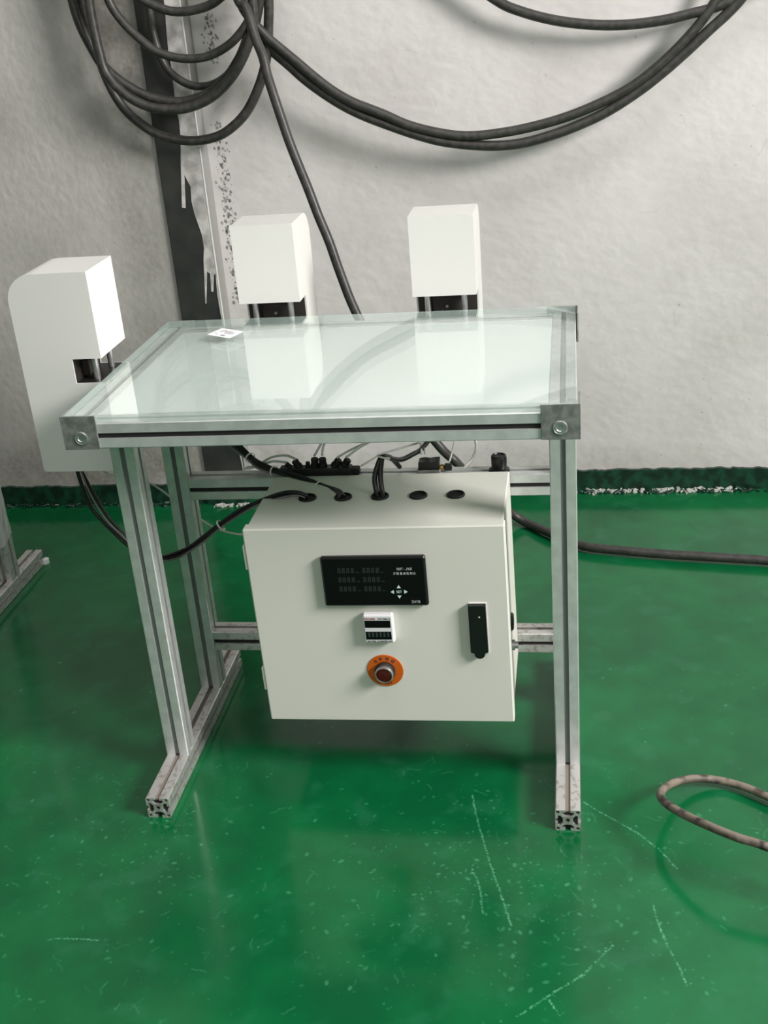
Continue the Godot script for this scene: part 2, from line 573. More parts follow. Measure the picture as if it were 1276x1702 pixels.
# a press: C-shaped white housing, open slot under its head, two guide rods; faces +z, base at y 0
func press(label: String, at: Vector3, turn: float, gap: float) -> Node3D:
	var t := thing("bench_press", label, "machine", at, "white presses round the bench")
	t.rotation_degrees.y = turn
	var w := 0.114
	var top := 0.337
	var s0 := 0.155  # slot
	var s1 := 0.196
	var deep := 0.138
	# side outline in (z, y) written as (x, y) and turned: x runs backwards from the front
	var side := PackedVector2Array()
	var r := 0.045
	side.append(Vector2(0, 0)); side.append(Vector2(deep - 0.004, 0)); side.append(Vector2(deep, 0.004))
	for i in 9:
		side.append(Vector2(deep - r, top - r) + Vector2(r, 0).rotated(PI / 2 * i / 8))
	side.append(Vector2(0.001, top)); side.append(Vector2(0, top - 0.001))
	side.append(Vector2(0, s1)); side.append(Vector2(0.05, s1)); side.append(Vector2(0.05, s0)); side.append(Vector2(0, s0))
	var wall := 0.003
	for sgn in [-1.0, 1.0]:
		var b := mb().extrude(side, -wall / 2, wall / 2)
		var o := put("side_panel", b.mesh(), M.white, t, Vector3(sgn * (w / 2 - wall / 2), 0, 0))
		o.rotation_degrees.y = 90
	var cover := mb()  # bent sheet: head front, top, rounded back, down to the base
	var outer := PackedVector2Array()
	outer.append(Vector2(0, s1)); outer.append(Vector2(0, top))
	for i in 9:
		outer.append(Vector2(deep - r, top - r) + Vector2(r, 0).rotated(PI / 2 - PI / 2 * i / 8))
	outer.append(Vector2(deep, 0))
	var hw := w / 2 - wall
	for i in outer.size() - 1:
		var a := outer[i]
		var c := outer[i + 1]
		var nrm := Vector2(-(c.y - a.y), c.x - a.x).normalized() * 0.0025
		var a2 := a - nrm
		var c2 := c - nrm
		var p := func(q: Vector2, x: float) -> Vector3: return Vector3(x, q.y, -q.x)
		var mid: Vector3 = p.call((a2 + c2) / 2.0 - nrm, 0.0)
		cover.quad_out(p.call(a, -hw), p.call(a, hw), p.call(c, hw), p.call(c, -hw), mid)
		cover.quad_out(p.call(a2, -hw), p.call(a2, hw), p.call(c2, hw), p.call(c2, -hw), p.call(a, 0.0))
	put("cover", cover.mesh(), M.white, t)
	put("head_plate", mb().box(Vector3(0, s1 + 0.0015, -0.026), Vector3(w - 0.007, 0.003, 0.05)).mesh(), M.dark_steel, t)
	put("lower_front", mb().box(Vector3(0, s0 / 2, -0.0015), Vector3(w - 0.007, s0, 0.003)).mesh(), M.white, t)
	put("slot_floor", mb().box(Vector3(0, s0 - 0.0015, -0.026), Vector3(w - 0.007, 0.003, 0.05), 0.0004).mesh(), M.dark_steel, t)
	put("slot_back", mb().box(Vector3(0, (s0 + s1) / 2, -0.052), Vector3(w - 0.007, s1 - s0 + 0.02, 0.003)).mesh(), M.inside, t)
	put("slide_block", mb().box(Vector3(0, (s0 + s1) / 2 - 0.004, -0.044), Vector3(0.05, s1 - s0 - 0.014, 0.012), 0.001).mesh(), M.inside, t)
	for x in [-0.033, 0.033]:
		put("guide_rod", mb().lathe([[0.0, s0], [0.0055, s0], [0.0055, s1], [0.0, s1]], 18).mesh(), M.steel, t, Vector3(x, 0, -0.022))
	screw(t, Vector3(0, s0 + 0.012, -0.038), Vector3.BACK, 0.003)
	put("base_plate", mb().box(Vector3(0, 0.0015, -deep / 2), Vector3(w - 0.007, 0.003, deep - 0.004)).mesh(), M.white, t)
	put("mounting_block", mb().box(Vector3(0, 0.14, gap / 2), Vector3(0.08, 0.03, gap), 0.0008).mesh(), M.plate, t)
	return t


func cable(called: String, label: String, category: String, pts: Array, r: float, m: Material, group := "", sides := 10) -> MeshInstance3D:
	var o := put(called, mb().tube(pts, r, sides).mesh(), m)
	tag(o, label, category, group)
	return o


func tie(parent: Node3D, at: Vector3, along: Vector3, r: float) -> void:
	var b := mb().lathe([[r, -0.0014], [r + 0.001, -0.0014], [r + 0.001, 0.0014], [r, 0.0014]], 16)
	b.box(Vector3(r + 0.002, 0, 0), Vector3(0.005, 0.004, 0.004), 0.0006)
	var o := put("cable_tie", b.mesh(), M.tie, parent, at)
	o.quaternion = Quaternion(Vector3.UP, along.normalized())


const LOOP_A := [Vector3(-0.374, 1.423, -1.235), Vector3(-0.384, 1.340, -1.235), Vector3(-0.381, 1.266, -1.235), Vector3(-0.373, 1.215, -1.235), Vector3(-0.357, 1.170, -1.235), Vector3(-0.336, 1.126, -1.235), Vector3(-0.299, 1.088, -1.235), Vector3(-0.247, 1.055, -1.235), Vector3(-0.191, 1.038, -1.235), Vector3(-0.149, 1.036, -1.235), Vector3(-0.096, 1.049, -1.235), Vector3(-0.050, 1.078, -1.235), Vector3(-0.017, 1.114, -1.235), Vector3(0.017, 1.162, -1.235), Vector3(0.037, 1.204, -1.235), Vector3(0.053, 1.270, -1.235), Vector3(0.052, 1.376, -1.235)]
const LOOP_B := [Vector3(-0.301, 1.428, -1.200), Vector3(-0.322, 1.335, -1.200), Vector3(-0.329, 1.263, -1.200), Vector3(-0.329, 1.207, -1.200), Vector3(-0.325, 1.151, -1.200), Vector3(-0.318, 1.112, -1.200), Vector3(-0.290, 1.071, -1.200), Vector3(-0.245, 1.039, -1.200), Vector3(-0.197, 1.025, -1.200), Vector3(-0.140, 1.024, -1.200), Vector3(-0.080, 1.043, -1.200), Vector3(-0.030, 1.080, -1.200), Vector3(0.004, 1.122, -1.200), Vector3(0.026, 1.163, -1.200), Vector3(0.037, 1.199, -1.200), Vector3(0.040, 1.271, -1.200), Vector3(0.036, 1.388, -1.200)]
const LOOP_C := [Vector3(-0.354, 1.422, -1.245), Vector3(-0.362, 1.344, -1.245), Vector3(-0.362, 1.264, -1.245), Vector3(-0.351, 1.181, -1.245), Vector3(-0.337, 1.103, -1.245), Vector3(-0.312, 1.039, -1.245), Vector3(-0.275, 0.996, -1.245), Vector3(-0.229, 0.965, -1.245), Vector3(-0.165, 0.948, -1.245), Vector3(-0.106, 0.950, -1.245), Vector3(-0.060, 0.967, -1.245), Vector3(-0.012, 1.006, -1.245), Vector3(0.028, 1.069, -1.245), Vector3(0.049, 1.128, -1.245), Vector3(0.059, 1.184, -1.245), Vector3(0.065, 1.232, -1.245), Vector3(0.068, 1.310, -1.245), Vector3(0.026, 1.402, -1.245)]
const LOOP_D := [Vector3(-0.271, 1.414, -1.205), Vector3(-0.292, 1.321, -1.205), Vector3(-0.286, 1.260, -1.205), Vector3(-0.265, 1.218, -1.205), Vector3(-0.230, 1.178, -1.205), Vector3(-0.193, 1.147, -1.205), Vector3(-0.139, 1.129, -1.205), Vector3(-0.083, 1.128, -1.205), Vector3(-0.032, 1.146, -1.205), Vector3(0.006, 1.174, -1.205), Vector3(0.031, 1.206, -1.205), Vector3(0.041, 1.247, -1.205), Vector3(0.045, 1.318, -1.205), Vector3(0.009, 1.396, -1.205)]
const LOOP_E := [Vector3(-0.184, 1.402, -1.265), Vector3(-0.206, 1.314, -1.265), Vector3(-0.215, 1.240, -1.265), Vector3(-0.216, 1.190, -1.265), Vector3(-0.209, 1.145, -1.265), Vector3(-0.194, 1.105, -1.265), Vector3(-0.162, 1.076, -1.265), Vector3(-0.125, 1.063, -1.265), Vector3(-0.084, 1.068, -1.265), Vector3(-0.045, 1.091, -1.265), Vector3(-0.015, 1.131, -1.265), Vector3(0.009, 1.180, -1.265), Vector3(0.023, 1.235, -1.265), Vector3(0.023, 1.314, -1.265), Vector3(-0.021, 1.395, -1.265)]
const LOOP_F := [Vector3(-0.252, 1.389, -1.215), Vector3(-0.251, 1.318, -1.215), Vector3(-0.225, 1.267, -1.215), Vector3(-0.181, 1.238, -1.215), Vector3(-0.141, 1.225, -1.215), Vector3(-0.100, 1.225, -1.215), Vector3(-0.057, 1.234, -1.215), Vector3(-0.019, 1.258, -1.215), Vector3(0.014, 1.303, -1.215), Vector3(0.011, 1.379, -1.215)]
const SWAG_UP := [Vector3(-0.010, 1.310, -1.225), Vector3(0.006, 1.231, -1.228), Vector3(0.029, 1.190, -1.230), Vector3(0.057, 1.156, -1.233), Vector3(0.082, 1.132, -1.236), Vector3(0.117, 1.100, -1.239), Vector3(0.152, 1.067, -1.241), Vector3(0.190, 1.035, -1.244), Vector3(0.230, 1.009, -1.247), Vector3(0.269, 0.991, -1.249), Vector3(0.304, 0.975, -1.252), Vector3(0.356, 0.949, -1.255), Vector3(0.424, 0.928, -1.258), Vector3(0.491, 0.917, -1.260), Vector3(0.571, 0.920, -1.263), Vector3(0.639, 0.929, -1.266), Vector3(0.705, 0.943, -1.268), Vector3(0.772, 0.964, -1.271), Vector3(0.837, 0.991, -1.274), Vector3(0.888, 1.022, -1.276), Vector3(0.938, 1.062, -1.279), Vector3(0.981, 1.103, -1.282), Vector3(1.011, 1.139, -1.285), Vector3(1.037, 1.182, -1.287), Vector3(1.071, 1.260, -1.290)]
const SWAG_LOW := [Vector3(0.003, 1.333, -1.240), Vector3(0.013, 1.230, -1.242), Vector3(0.028, 1.181, -1.244), Vector3(0.043, 1.155, -1.246), Vector3(0.063, 1.126, -1.248), Vector3(0.094, 1.096, -1.250), Vector3(0.126, 1.064, -1.252), Vector3(0.163, 1.033, -1.255), Vector3(0.204, 1.004, -1.257), Vector3(0.248, 0.979, -1.259), Vector3(0.301, 0.955, -1.261), Vector3(0.368, 0.928, -1.263), Vector3(0.435, 0.907, -1.265), Vector3(0.524, 0.893, -1.267), Vector3(0.597, 0.892, -1.269), Vector3(0.665, 0.904, -1.271), Vector3(0.732, 0.923, -1.273), Vector3(0.798, 0.949, -1.275), Vector3(0.863, 0.985, -1.278), Vector3(0.914, 1.020, -1.280), Vector3(0.965, 1.060, -1.282), Vector3(1.013, 1.101, -1.284), Vector3(1.055, 1.136, -1.286), Vector3(1.087, 1.172, -1.288), Vector3(1.126, 1.244, -1.290)]
const SWAG_TOP := [Vector3(0.407, 1.360, -1.290), Vector3(0.479, 1.260, -1.290), Vector3(0.560, 1.194, -1.290), Vector3(0.611, 1.168, -1.290), Vector3(0.682, 1.145, -1.290), Vector3(0.760, 1.130, -1.290), Vector3(0.837, 1.124, -1.290), Vector3(0.913, 1.127, -1.290), Vector3(0.974, 1.136, -1.290), Vector3(1.024, 1.145, -1.290), Vector3(1.087, 1.166, -1.290), Vector3(1.194, 1.216, -1.290)]
const HANG := [Vector3(0.002, 1.310, -1.180), Vector3(0.017, 1.238, -1.169), Vector3(0.033, 1.223, -1.159), Vector3(0.042, 1.195, -1.148), Vector3(0.053, 1.159, -1.138), Vector3(0.067, 1.124, -1.127), Vector3(0.074, 1.090, -1.117), Vector3(0.084, 1.056, -1.106), Vector3(0.098, 1.007, -1.096), Vector3(0.114, 0.953, -1.085), Vector3(0.132, 0.901, -1.075), Vector3(0.150, 0.853, -1.064), Vector3(0.169, 0.795, -1.054), Vector3(0.190, 0.739, -1.043), Vector3(0.210, 0.671, -1.033), Vector3(0.239, 0.585, -1.022), Vector3(0.297, 0.458, -1.012), Vector3(0.360, 0.344, -1.001), Vector3(0.415, 0.266, -0.991), Vector3(0.452, 0.232, -0.980), Vector3(0.500, 0.130, -1.050), Vector3(0.550, 0.050, -1.120), Vector3(0.592, 0.014, -1.126), Vector3(0.637, 0.014, -1.080), Vector3(0.681, 0.014, -1.036), Vector3(0.737, 0.014, -0.987), Vector3(0.819, 0.014, -0.964), Vector3(0.912, 0.014, -0.945), Vector3(1.017, 0.014, -0.929), Vector3(1.140, 0.014, -0.910), Vector3(1.292, 0.014, -0.879), Vector3(1.513, 0.014, -0.788)]
const FLOORLOOP := [Vector3(1.184, 0.020, 0.079), Vector3(1.103, 0.013, -0.019), Vector3(1.019, 0.013, -0.081), Vector3(0.988, 0.013, -0.104), Vector3(0.952, 0.013, -0.120), Vector3(0.913, 0.020, -0.116), Vector3(0.877, 0.032, -0.091), Vector3(0.854, 0.046, -0.055), Vector3(0.845, 0.058, -0.021), Vector3(0.852, 0.070, 0.015), Vector3(0.877, 0.080, 0.053), Vector3(0.908, 0.088, 0.086), Vector3(0.944, 0.090, 0.111), Vector3(0.984, 0.088, 0.127), Vector3(1.079, 0.070, 0.165), Vector3(1.193, 0.030, 0.230)]
const PRESS_A := [Vector3(-0.130, 0.532, -0.270), Vector3(-0.131, 0.525, -0.268), Vector3(-0.126, 0.492, -0.266), Vector3(-0.117, 0.457, -0.264), Vector3(-0.099, 0.430, -0.262), Vector3(-0.079, 0.405, -0.261), Vector3(-0.064, 0.389, -0.259), Vector3(-0.038, 0.368, -0.257), Vector3(-0.001, 0.360, -0.255), Vector3(0.027, 0.366, -0.253), Vector3(0.053, 0.378, -0.251), Vector3(0.082, 0.399, -0.249), Vector3(0.117, 0.427, -0.247), Vector3(0.154, 0.450, -0.246), Vector3(0.191, 0.470, -0.244), Vector3(0.233, 0.483, -0.242), Vector3(0.260, 0.487, -0.240), Vector3(0.274, 0.483, -0.238)]
const PRESS_B := [Vector3(-0.123, 0.532, -0.270), Vector3(-0.123, 0.524, -0.268), Vector3(-0.111, 0.489, -0.266), Vector3(-0.098, 0.457, -0.264), Vector3(-0.083, 0.430, -0.262), Vector3(-0.068, 0.409, -0.261), Vector3(-0.052, 0.387, -0.259), Vector3(-0.026, 0.370, -0.257), Vector3(-0.000, 0.364, -0.255), Vector3(0.028, 0.373, -0.253), Vector3(0.054, 0.385, -0.251), Vector3(0.083, 0.406, -0.249), Vector3(0.118, 0.432, -0.247), Vector3(0.154, 0.456, -0.246), Vector3(0.192, 0.474, -0.244), Vector3(0.234, 0.489, -0.242), Vector3(0.262, 0.491, -0.240), Vector3(0.279, 0.484, -0.238)]
const PRESS_C := [Vector3(-0.123, 0.535, -0.262), Vector3(-0.121, 0.528, -0.260), Vector3(-0.114, 0.494, -0.259), Vector3(-0.102, 0.461, -0.257), Vector3(-0.087, 0.432, -0.255), Vector3(-0.068, 0.410, -0.254), Vector3(-0.053, 0.391, -0.252), Vector3(-0.029, 0.372, -0.250), Vector3(0.001, 0.360, -0.249), Vector3(0.029, 0.365, -0.247), Vector3(0.054, 0.378, -0.246), Vector3(0.084, 0.398, -0.244), Vector3(0.118, 0.425, -0.242), Vector3(0.155, 0.449, -0.241), Vector3(0.193, 0.470, -0.239), Vector3(0.234, 0.483, -0.237), Vector3(0.261, 0.487, -0.236), Vector3(0.275, 0.483, -0.234)]
const BUN_0 := [Vector3(0.095, 0.512, -0.430), Vector3(0.116, 0.505, -0.411), Vector3(0.142, 0.493, -0.392), Vector3(0.162, 0.487, -0.372), Vector3(0.194, 0.483, -0.353), Vector3(0.225, 0.481, -0.334), Vector3(0.256, 0.479, -0.315), Vector3(0.286, 0.476, -0.296), Vector3(0.310, 0.477, -0.276), Vector3(0.327, 0.480, -0.257), Vector3(0.337, 0.482, -0.238)]
const BUN_1 := [Vector3(0.099, 0.517, -0.430), Vector3(0.120, 0.510, -0.411), Vector3(0.145, 0.495, -0.392), Vector3(0.166, 0.491, -0.372), Vector3(0.197, 0.486, -0.353), Vector3(0.229, 0.487, -0.334), Vector3(0.259, 0.484, -0.315), Vector3(0.289, 0.480, -0.296), Vector3(0.314, 0.481, -0.276), Vector3(0.330, 0.484, -0.257), Vector3(0.340, 0.482, -0.238)]
const BUN_2 := [Vector3(0.091, 0.507, -0.430), Vector3(0.112, 0.500, -0.411), Vector3(0.138, 0.491, -0.392), Vector3(0.158, 0.483, -0.372), Vector3(0.190, 0.480, -0.353), Vector3(0.221, 0.477, -0.334), Vector3(0.252, 0.474, -0.315), Vector3(0.282, 0.474, -0.296), Vector3(0.307, 0.473, -0.276), Vector3(0.323, 0.478, -0.257), Vector3(0.334, 0.482, -0.238)]
const UPL := [Vector3(0.396, 0.478, -0.240), Vector3(0.393, 0.489, -0.248), Vector3(0.391, 0.508, -0.255), Vector3(0.396, 0.526, -0.262), Vector3(0.403, 0.539, -0.270), Vector3(0.412, 0.531, -0.290), Vector3(0.415, 0.509, -0.325), Vector3(0.417, 0.484, -0.360)]
const UPR := [Vector3(0.406, 0.479, -0.238), Vector3(0.403, 0.490, -0.246), Vector3(0.401, 0.508, -0.254), Vector3(0.402, 0.526, -0.262), Vector3(0.406, 0.540, -0.270), Vector3(0.417, 0.523, -0.300), Vector3(0.427, 0.508, -0.335), Vector3(0.441, 0.503, -0.370), Vector3(0.451, 0.498, -0.405), Vector3(0.464, 0.505, -0.440)]
const WHITE := [Vector3(-0.110, 0.519, -0.300), Vector3(-0.092, 0.499, -0.311), Vector3(-0.063, 0.484, -0.322), Vector3(-0.033, 0.473, -0.333), Vector3(-0.022, 0.458, -0.344), Vector3(-0.011, 0.440, -0.355), Vector3(0.017, 0.403, -0.365), Vector3(0.039, 0.378, -0.376), Vector3(0.054, 0.359, -0.387), Vector3(0.074, 0.343, -0.398), Vector3(0.097, 0.332, -0.409), Vector3(0.124, 0.326, -0.420)]
const ARC1 := [Vector3(0.237, 0.504, -0.352), Vector3(0.222, 0.508, -0.360), Vector3(0.207, 0.506, -0.368), Vector3(0.187, 0.500, -0.376), Vector3(0.171, 0.490, -0.384), Vector3(0.150, 0.475, -0.392), Vector3(0.125, 0.469, -0.400)]
const ARC2 := [Vector3(0.219, 0.499, -0.352), Vector3(0.194, 0.497, -0.364), Vector3(0.179, 0.490, -0.376), Vector3(0.158, 0.480, -0.388), Vector3(0.131, 0.471, -0.400)]
const UP1 := [Vector3(0.270, 0.511, -0.352), Vector3(0.268, 0.506, -0.408), Vector3(0.267, 0.504, -0.464), Vector3(0.266, 0.512, -0.520)]
const UP2 := [Vector3(0.284, 0.512, -0.352), Vector3(0.275, 0.506, -0.408), Vector3(0.273, 0.507, -0.464), Vector3(0.276, 0.512, -0.520)]
const UP3 := [Vector3(0.311, 0.507, -0.352), Vector3(0.317, 0.497, -0.401), Vector3(0.332, 0.489, -0.451), Vector3(0.355, 0.483, -0.500)]
const UP4 := [Vector3(0.326, 0.507, -0.352), Vector3(0.331, 0.498, -0.401), Vector3(0.338, 0.489, -0.451), Vector3(0.363, 0.486, -0.500)]
const DIAG := [Vector3(0.348, 0.483, -0.370), Vector3(0.362, 0.484, -0.393), Vector3(0.377, 0.486, -0.415), Vector3(0.409, 0.488, -0.437), Vector3(0.444, 0.490, -0.460)]
const VAL1 := [Vector3(0.457, 0.505, -0.360), Vector3(0.450, 0.497, -0.413), Vector3(0.443, 0.487, -0.467), Vector3(0.441, 0.490, -0.520)]
const VAL2 := [Vector3(0.464, 0.505, -0.360), Vector3(0.456, 0.496, -0.413), Vector3(0.449, 0.487, -0.467), Vector3(0.448, 0.490, -0.520)]
const CLEAR := [Vector3(0.529, 0.475, -0.370), Vector3(0.531, 0.470, -0.396), Vector3(0.538, 0.470, -0.422), Vector3(0.543, 0.477, -0.448), Vector3(0.542, 0.478, -0.474), Vector3(0.537, 0.487, -0.500)]
const THIN := [Vector3(0.505, 0.493, -0.360), Vector3(0.504, 0.487, -0.407), Vector3(0.502, 0.482, -0.453), Vector3(0.503, 0.481, -0.500)]
const OUTLINE := [Vector3(-0.185, 1.299, -1.288), Vector3(-0.188, 1.225, -1.288), Vector3(-0.192, 1.174, -1.288), Vector3(-0.194, 1.136, -1.288), Vector3(-0.192, 1.110, -1.288), Vector3(-0.194, 1.044, -1.288), Vector3(-0.195, 1.011, -1.288), Vector3(-0.192, 0.990, -1.288), Vector3(-0.195, 0.943, -1.288), Vector3(-0.201, 0.906, -1.288), Vector3(-0.206, 0.867, -1.288), Vector3(-0.216, 0.789, -1.288), Vector3(-0.207, 0.787, -1.288), Vector3(-0.198, 0.866, -1.288), Vector3(-0.193, 0.852, -1.288), Vector3(-0.187, 0.837, -1.288), Vector3(-0.190, 0.802, -1.288), Vector3(-0.187, 0.773, -1.288), Vector3(-0.176, 0.722, -1.288), Vector3(-0.175, 0.689, -1.288), Vector3(-0.180, 0.663, -1.288), Vector3(-0.192, 0.550, -1.288), Vector3(-0.189, 0.550, -1.288), Vector3(-0.176, 0.630, -1.288), Vector3(-0.169, 0.625, -1.288), Vector3(-0.172, 0.580, -1.288), Vector3(-0.167, 0.579, -1.288), Vector3(-0.160, 0.620, -1.288), Vector3(-0.155, 0.624, -1.288), Vector3(-0.158, 0.571, -1.288), Vector3(-0.156, 0.516, -1.288), Vector3(-0.154, 0.383, -1.288)]
const OUT2 := [Vector3(-0.161, 0.176, -1.288), Vector3(-0.159, 0.154, -1.288), Vector3(-0.157, 0.130, -1.288), Vector3(-0.155, 0.108, -1.288), Vector3(-0.154, 0.081, -1.288), Vector3(-0.132, 0.081, -1.288), Vector3(-0.130, 0.176, -1.288)]
const SCRATCHES := [[Vector3(0.542, 0.000, -0.082), Vector3(0.550, 0.000, -0.038), Vector3(0.563, 0.000, 0.013), Vector3(0.579, 0.000, 0.075), Vector3(0.599, 0.000, 0.140), Vector3(0.620, 0.000, 0.212)], [Vector3(0.726, 0.000, -0.072), Vector3(0.755, 0.000, -0.045), Vector3(0.810, 0.000, 0.001), Vector3(0.840, 0.000, 0.037), Vector3(0.864, 0.000, 0.080)], [Vector3(0.823, 0.000, 0.158), Vector3(0.829, 0.000, 0.199), Vector3(0.839, 0.000, 0.239), Vector3(0.852, 0.000, 0.276), Vector3(0.859, 0.000, 0.307)], [Vector3(0.635, 0.000, 0.373), Vector3(0.682, 0.000, 0.329), Vector3(0.722, 0.000, 0.295), Vector3(0.764, 0.000, 0.238)], [Vector3(0.555, 0.000, 0.097), Vector3(0.569, 0.000, 0.135), Vector3(0.578, 0.000, 0.191)], [Vector3(-0.054, 0.000, 0.278), Vector3(-0.016, 0.000, 0.277), Vector3(0.017, 0.000, 0.277)], [Vector3(0.672, 0.000, 0.335), Vector3(0.690, 0.000, 0.369)]]
const LABEL := [Vector3(0.085, 0.715, -0.422), Vector3(0.134, 0.715, -0.393), Vector3(0.149, 0.715, -0.433), Vector3(0.102, 0.715, -0.460)]


func _ready() -> void:
	# camera
	var cam := Camera3D.new()
	cam.name = "camera"
	cam.fov = 47.186
	cam.near = 0.05
	cam.far = 60.0
	cam.position = Vector3(0.7173, 1.2587, 1.504)
	cam.rotation = Vector3(-0.4268, 0.1775, -0.0855)
	cam.current = true
	add_child(cam)
	# air and exposure
	var we := WorldEnvironment.new()
	we.name = "world"
	var env := Environment.new()
	env.background_mode = Environment.BG_COLOR
	env.background_color = Color(0.5, 0.55, 0.6)
	env.tonemap_mode = Environment.TONE_MAPPER_LINEAR
	env.tonemap_exposure = 1.0
	env.sdfgi_enabled = true
	env.ssao_enabled = true
	env.ssil_enabled = true
	we.environment = env
	add_child(we)
	make_materials()
	# daylight through the high window of the right-hand wall, and the ceiling lamps of the hall, some added as fill
	window_lamp()
	ceiling_lamps()
	hall()
	corner()
	bench()
	control_cabinet()
	presses()
	pneumatics()
	cables()
	neighbour()
	label_on_glass()


func lamp(called: String, size: Vector2, at: Vector3, aim: Vector3, energy: float, c: Color) -> void:
	var l := AreaLight3D.new()
	l.name = called
	l.area_size = size
	l.light_energy = energy
	l.light_color = c
	l.shadow_enabled = true
	l.set("area_range", 40.0)
	l.set("area_attenuation", 2.0)
	add_child(l)
	l.position = at
	l.look_at_from_position(at, at + aim, Vector3.UP if absf(aim.y) < 0.9 else Vector3.BACK)


func glow(c: Color, e: float) -> StandardMaterial3D:
	var m := mat(rgb(230, 230, 230), 0.4)
	m.emission_enabled = true
	m.emission = c
	m.emission_energy_multiplier = e
	return m


func window_lamp() -> void:
	var w := struct("window_1", mb().box(Vector3.ZERO, Vector3(0.02, 1.3, 1.5)).mesh(), glow(Color(1.0, 0.99, 0.96), 2.0), Vector3(3.98, 2.75, 1.35))
	var f := mb()
	for s in [-1.0, 1.0]:
		f.box(Vector3(0, s * 0.68, 0), Vector3(0.05, 0.06, 1.62), 0.004)
		f.box(Vector3(0, 0, s * 0.78), Vector3(0.05, 1.3, 0.06), 0.004)
	put("window_frame", f.mesh(), M.hall, w)
	var w2 := struct("window_2", mb().box(Vector3.ZERO, Vector3(4.0, 1.6, 0.02)).mesh(), glow(Color(1.0, 1.0, 1.0), 1.5), Vector3(0.4, 3.2, 6.38))  # unseen window, added as frontal fill light
	var g := mb()
	for s in [-1.0, 0.0, 1.0]:
		g.box(Vector3(s * 2.03, 0, 0), Vector3(0.06, 1.72, 0.05), 0.004)
	for s in [-1.0, 1.0]:
		g.box(Vector3(0, s * 0.83, 0), Vector3(4.12, 0.06, 0.05), 0.004)
	put("window_frame", g.mesh(), M.hall, w2)
	lamp("front_fill", Vector2(4.0, 1.6), Vector3(0.4, 3.2, 6.34), Vector3(0, 0, -1), 2.6, Color(1.0, 0.98, 0.99))  # fill light of the added front window
	lamp("window_daylight", Vector2(1.5, 1.3), Vector3(3.95, 2.75, 1.35), Vector3(-1, 0, 0), 36, Color(1.0, 0.975, 0.975))


func ceiling_lamps() -> void:
	for k in 3:  # the two farther lamps are unseen, added as fill light
		var p: Vector3 = [Vector3(0.65, 4.46, 0.9), Vector3(-1.9, 4.46, 3.2), Vector3(0.65, 4.46, 3.2)][k]
		var sz: Vector2 = [Vector2(2.8, 1.0), Vector2(1.3, 0.4), Vector2(1.3, 0.4)][k]
		var t := thing("ceiling_lamp", ["flat glowing ceiling lamp straight above the bench", "added unseen ceiling lamp for fill over the left half of the hall", "added unseen ceiling lamp for fill behind the viewer"][k], "lamp", p, "ceiling lamps of the hall")
		put("housing", mb().box(Vector3(0, 0.01, 0), Vector3(sz.x, 0.05, sz.y), 0.004).mesh(), M.hall, t)
		put("diffuser", mb().box(Vector3(0, -0.018, 0), Vector3(sz.x - 0.06, 0.012, sz.y - 0.06), 0.003).mesh(), glow(Color(0.97, 1.0, 0.98), 2.0), t)
		lamp("ceiling_light", Vector2(sz.x - 0.1, sz.y - 0.1), p + Vector3(0, -0.04, 0), Vector3(0, -1, 0), [2.2, 0.3, 0.3][k], Color(1.0, 0.98, 1.0))


func hall() -> void:
	var b := mb()
	b.plane = 1
	b.uv_from = FLOOR_FROM
	b.uv_size = Vector2.ONE * FLOOR_SIDE
	struct("floor", b.box(Vector3(0, -0.1, 2.5), Vector3(8.4, 0.2, 8.2)).mesh(), M.floor)
	struct("ceiling", mb().box(Vector3(0, 4.6, 2.5), Vector3(8.4, 0.2, 8.2)).mesh(), M.ceiling)
	struct("wall_left", mb().box(Vector3(-4.1, 2.25, 2.5), Vector3(0.2, 4.5, 8.2)).mesh(), M.hall)
	struct("wall_right", mb().box(Vector3(4.1, 2.25, 2.5), Vector3(0.2, 4.5, 8.2)).mesh(), M.hall)
	struct("wall_front", mb().box(Vector3(0, 2.25, 6.5), Vector3(8.0, 4.5, 0.2)).mesh(), M.hall)
	b = mb()
	b.uv_from = Vector2(-0.2, -1.6)
	b.uv_size = Vector2(2.0, 1.6)
	struct("wall_back", b.box(Vector3(1.92, 2.25, -1.445), Vector3(4.16, 4.5, 0.2)).mesh(), M.wall_right_part)
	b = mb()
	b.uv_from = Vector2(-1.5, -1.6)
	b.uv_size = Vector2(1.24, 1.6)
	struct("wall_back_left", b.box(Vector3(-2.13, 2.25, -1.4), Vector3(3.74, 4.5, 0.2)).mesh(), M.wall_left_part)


func jagged(x0: float, x1: float, y: float, amount: float, sd: int) -> PackedVector2Array:
	var f := noise(9.0, 4, sd)
	var o := PackedVector2Array([Vector2(x0, 0), Vector2(x1, 0)])
	var k := int((x1 - x0) / 0.008)
	for i in k + 1:
		var x := lerpf(x1, x0, float(i) / k)
		o.append(Vector2(x, y + amount * f.get_noise_1d(x * 3.0)))
	return o


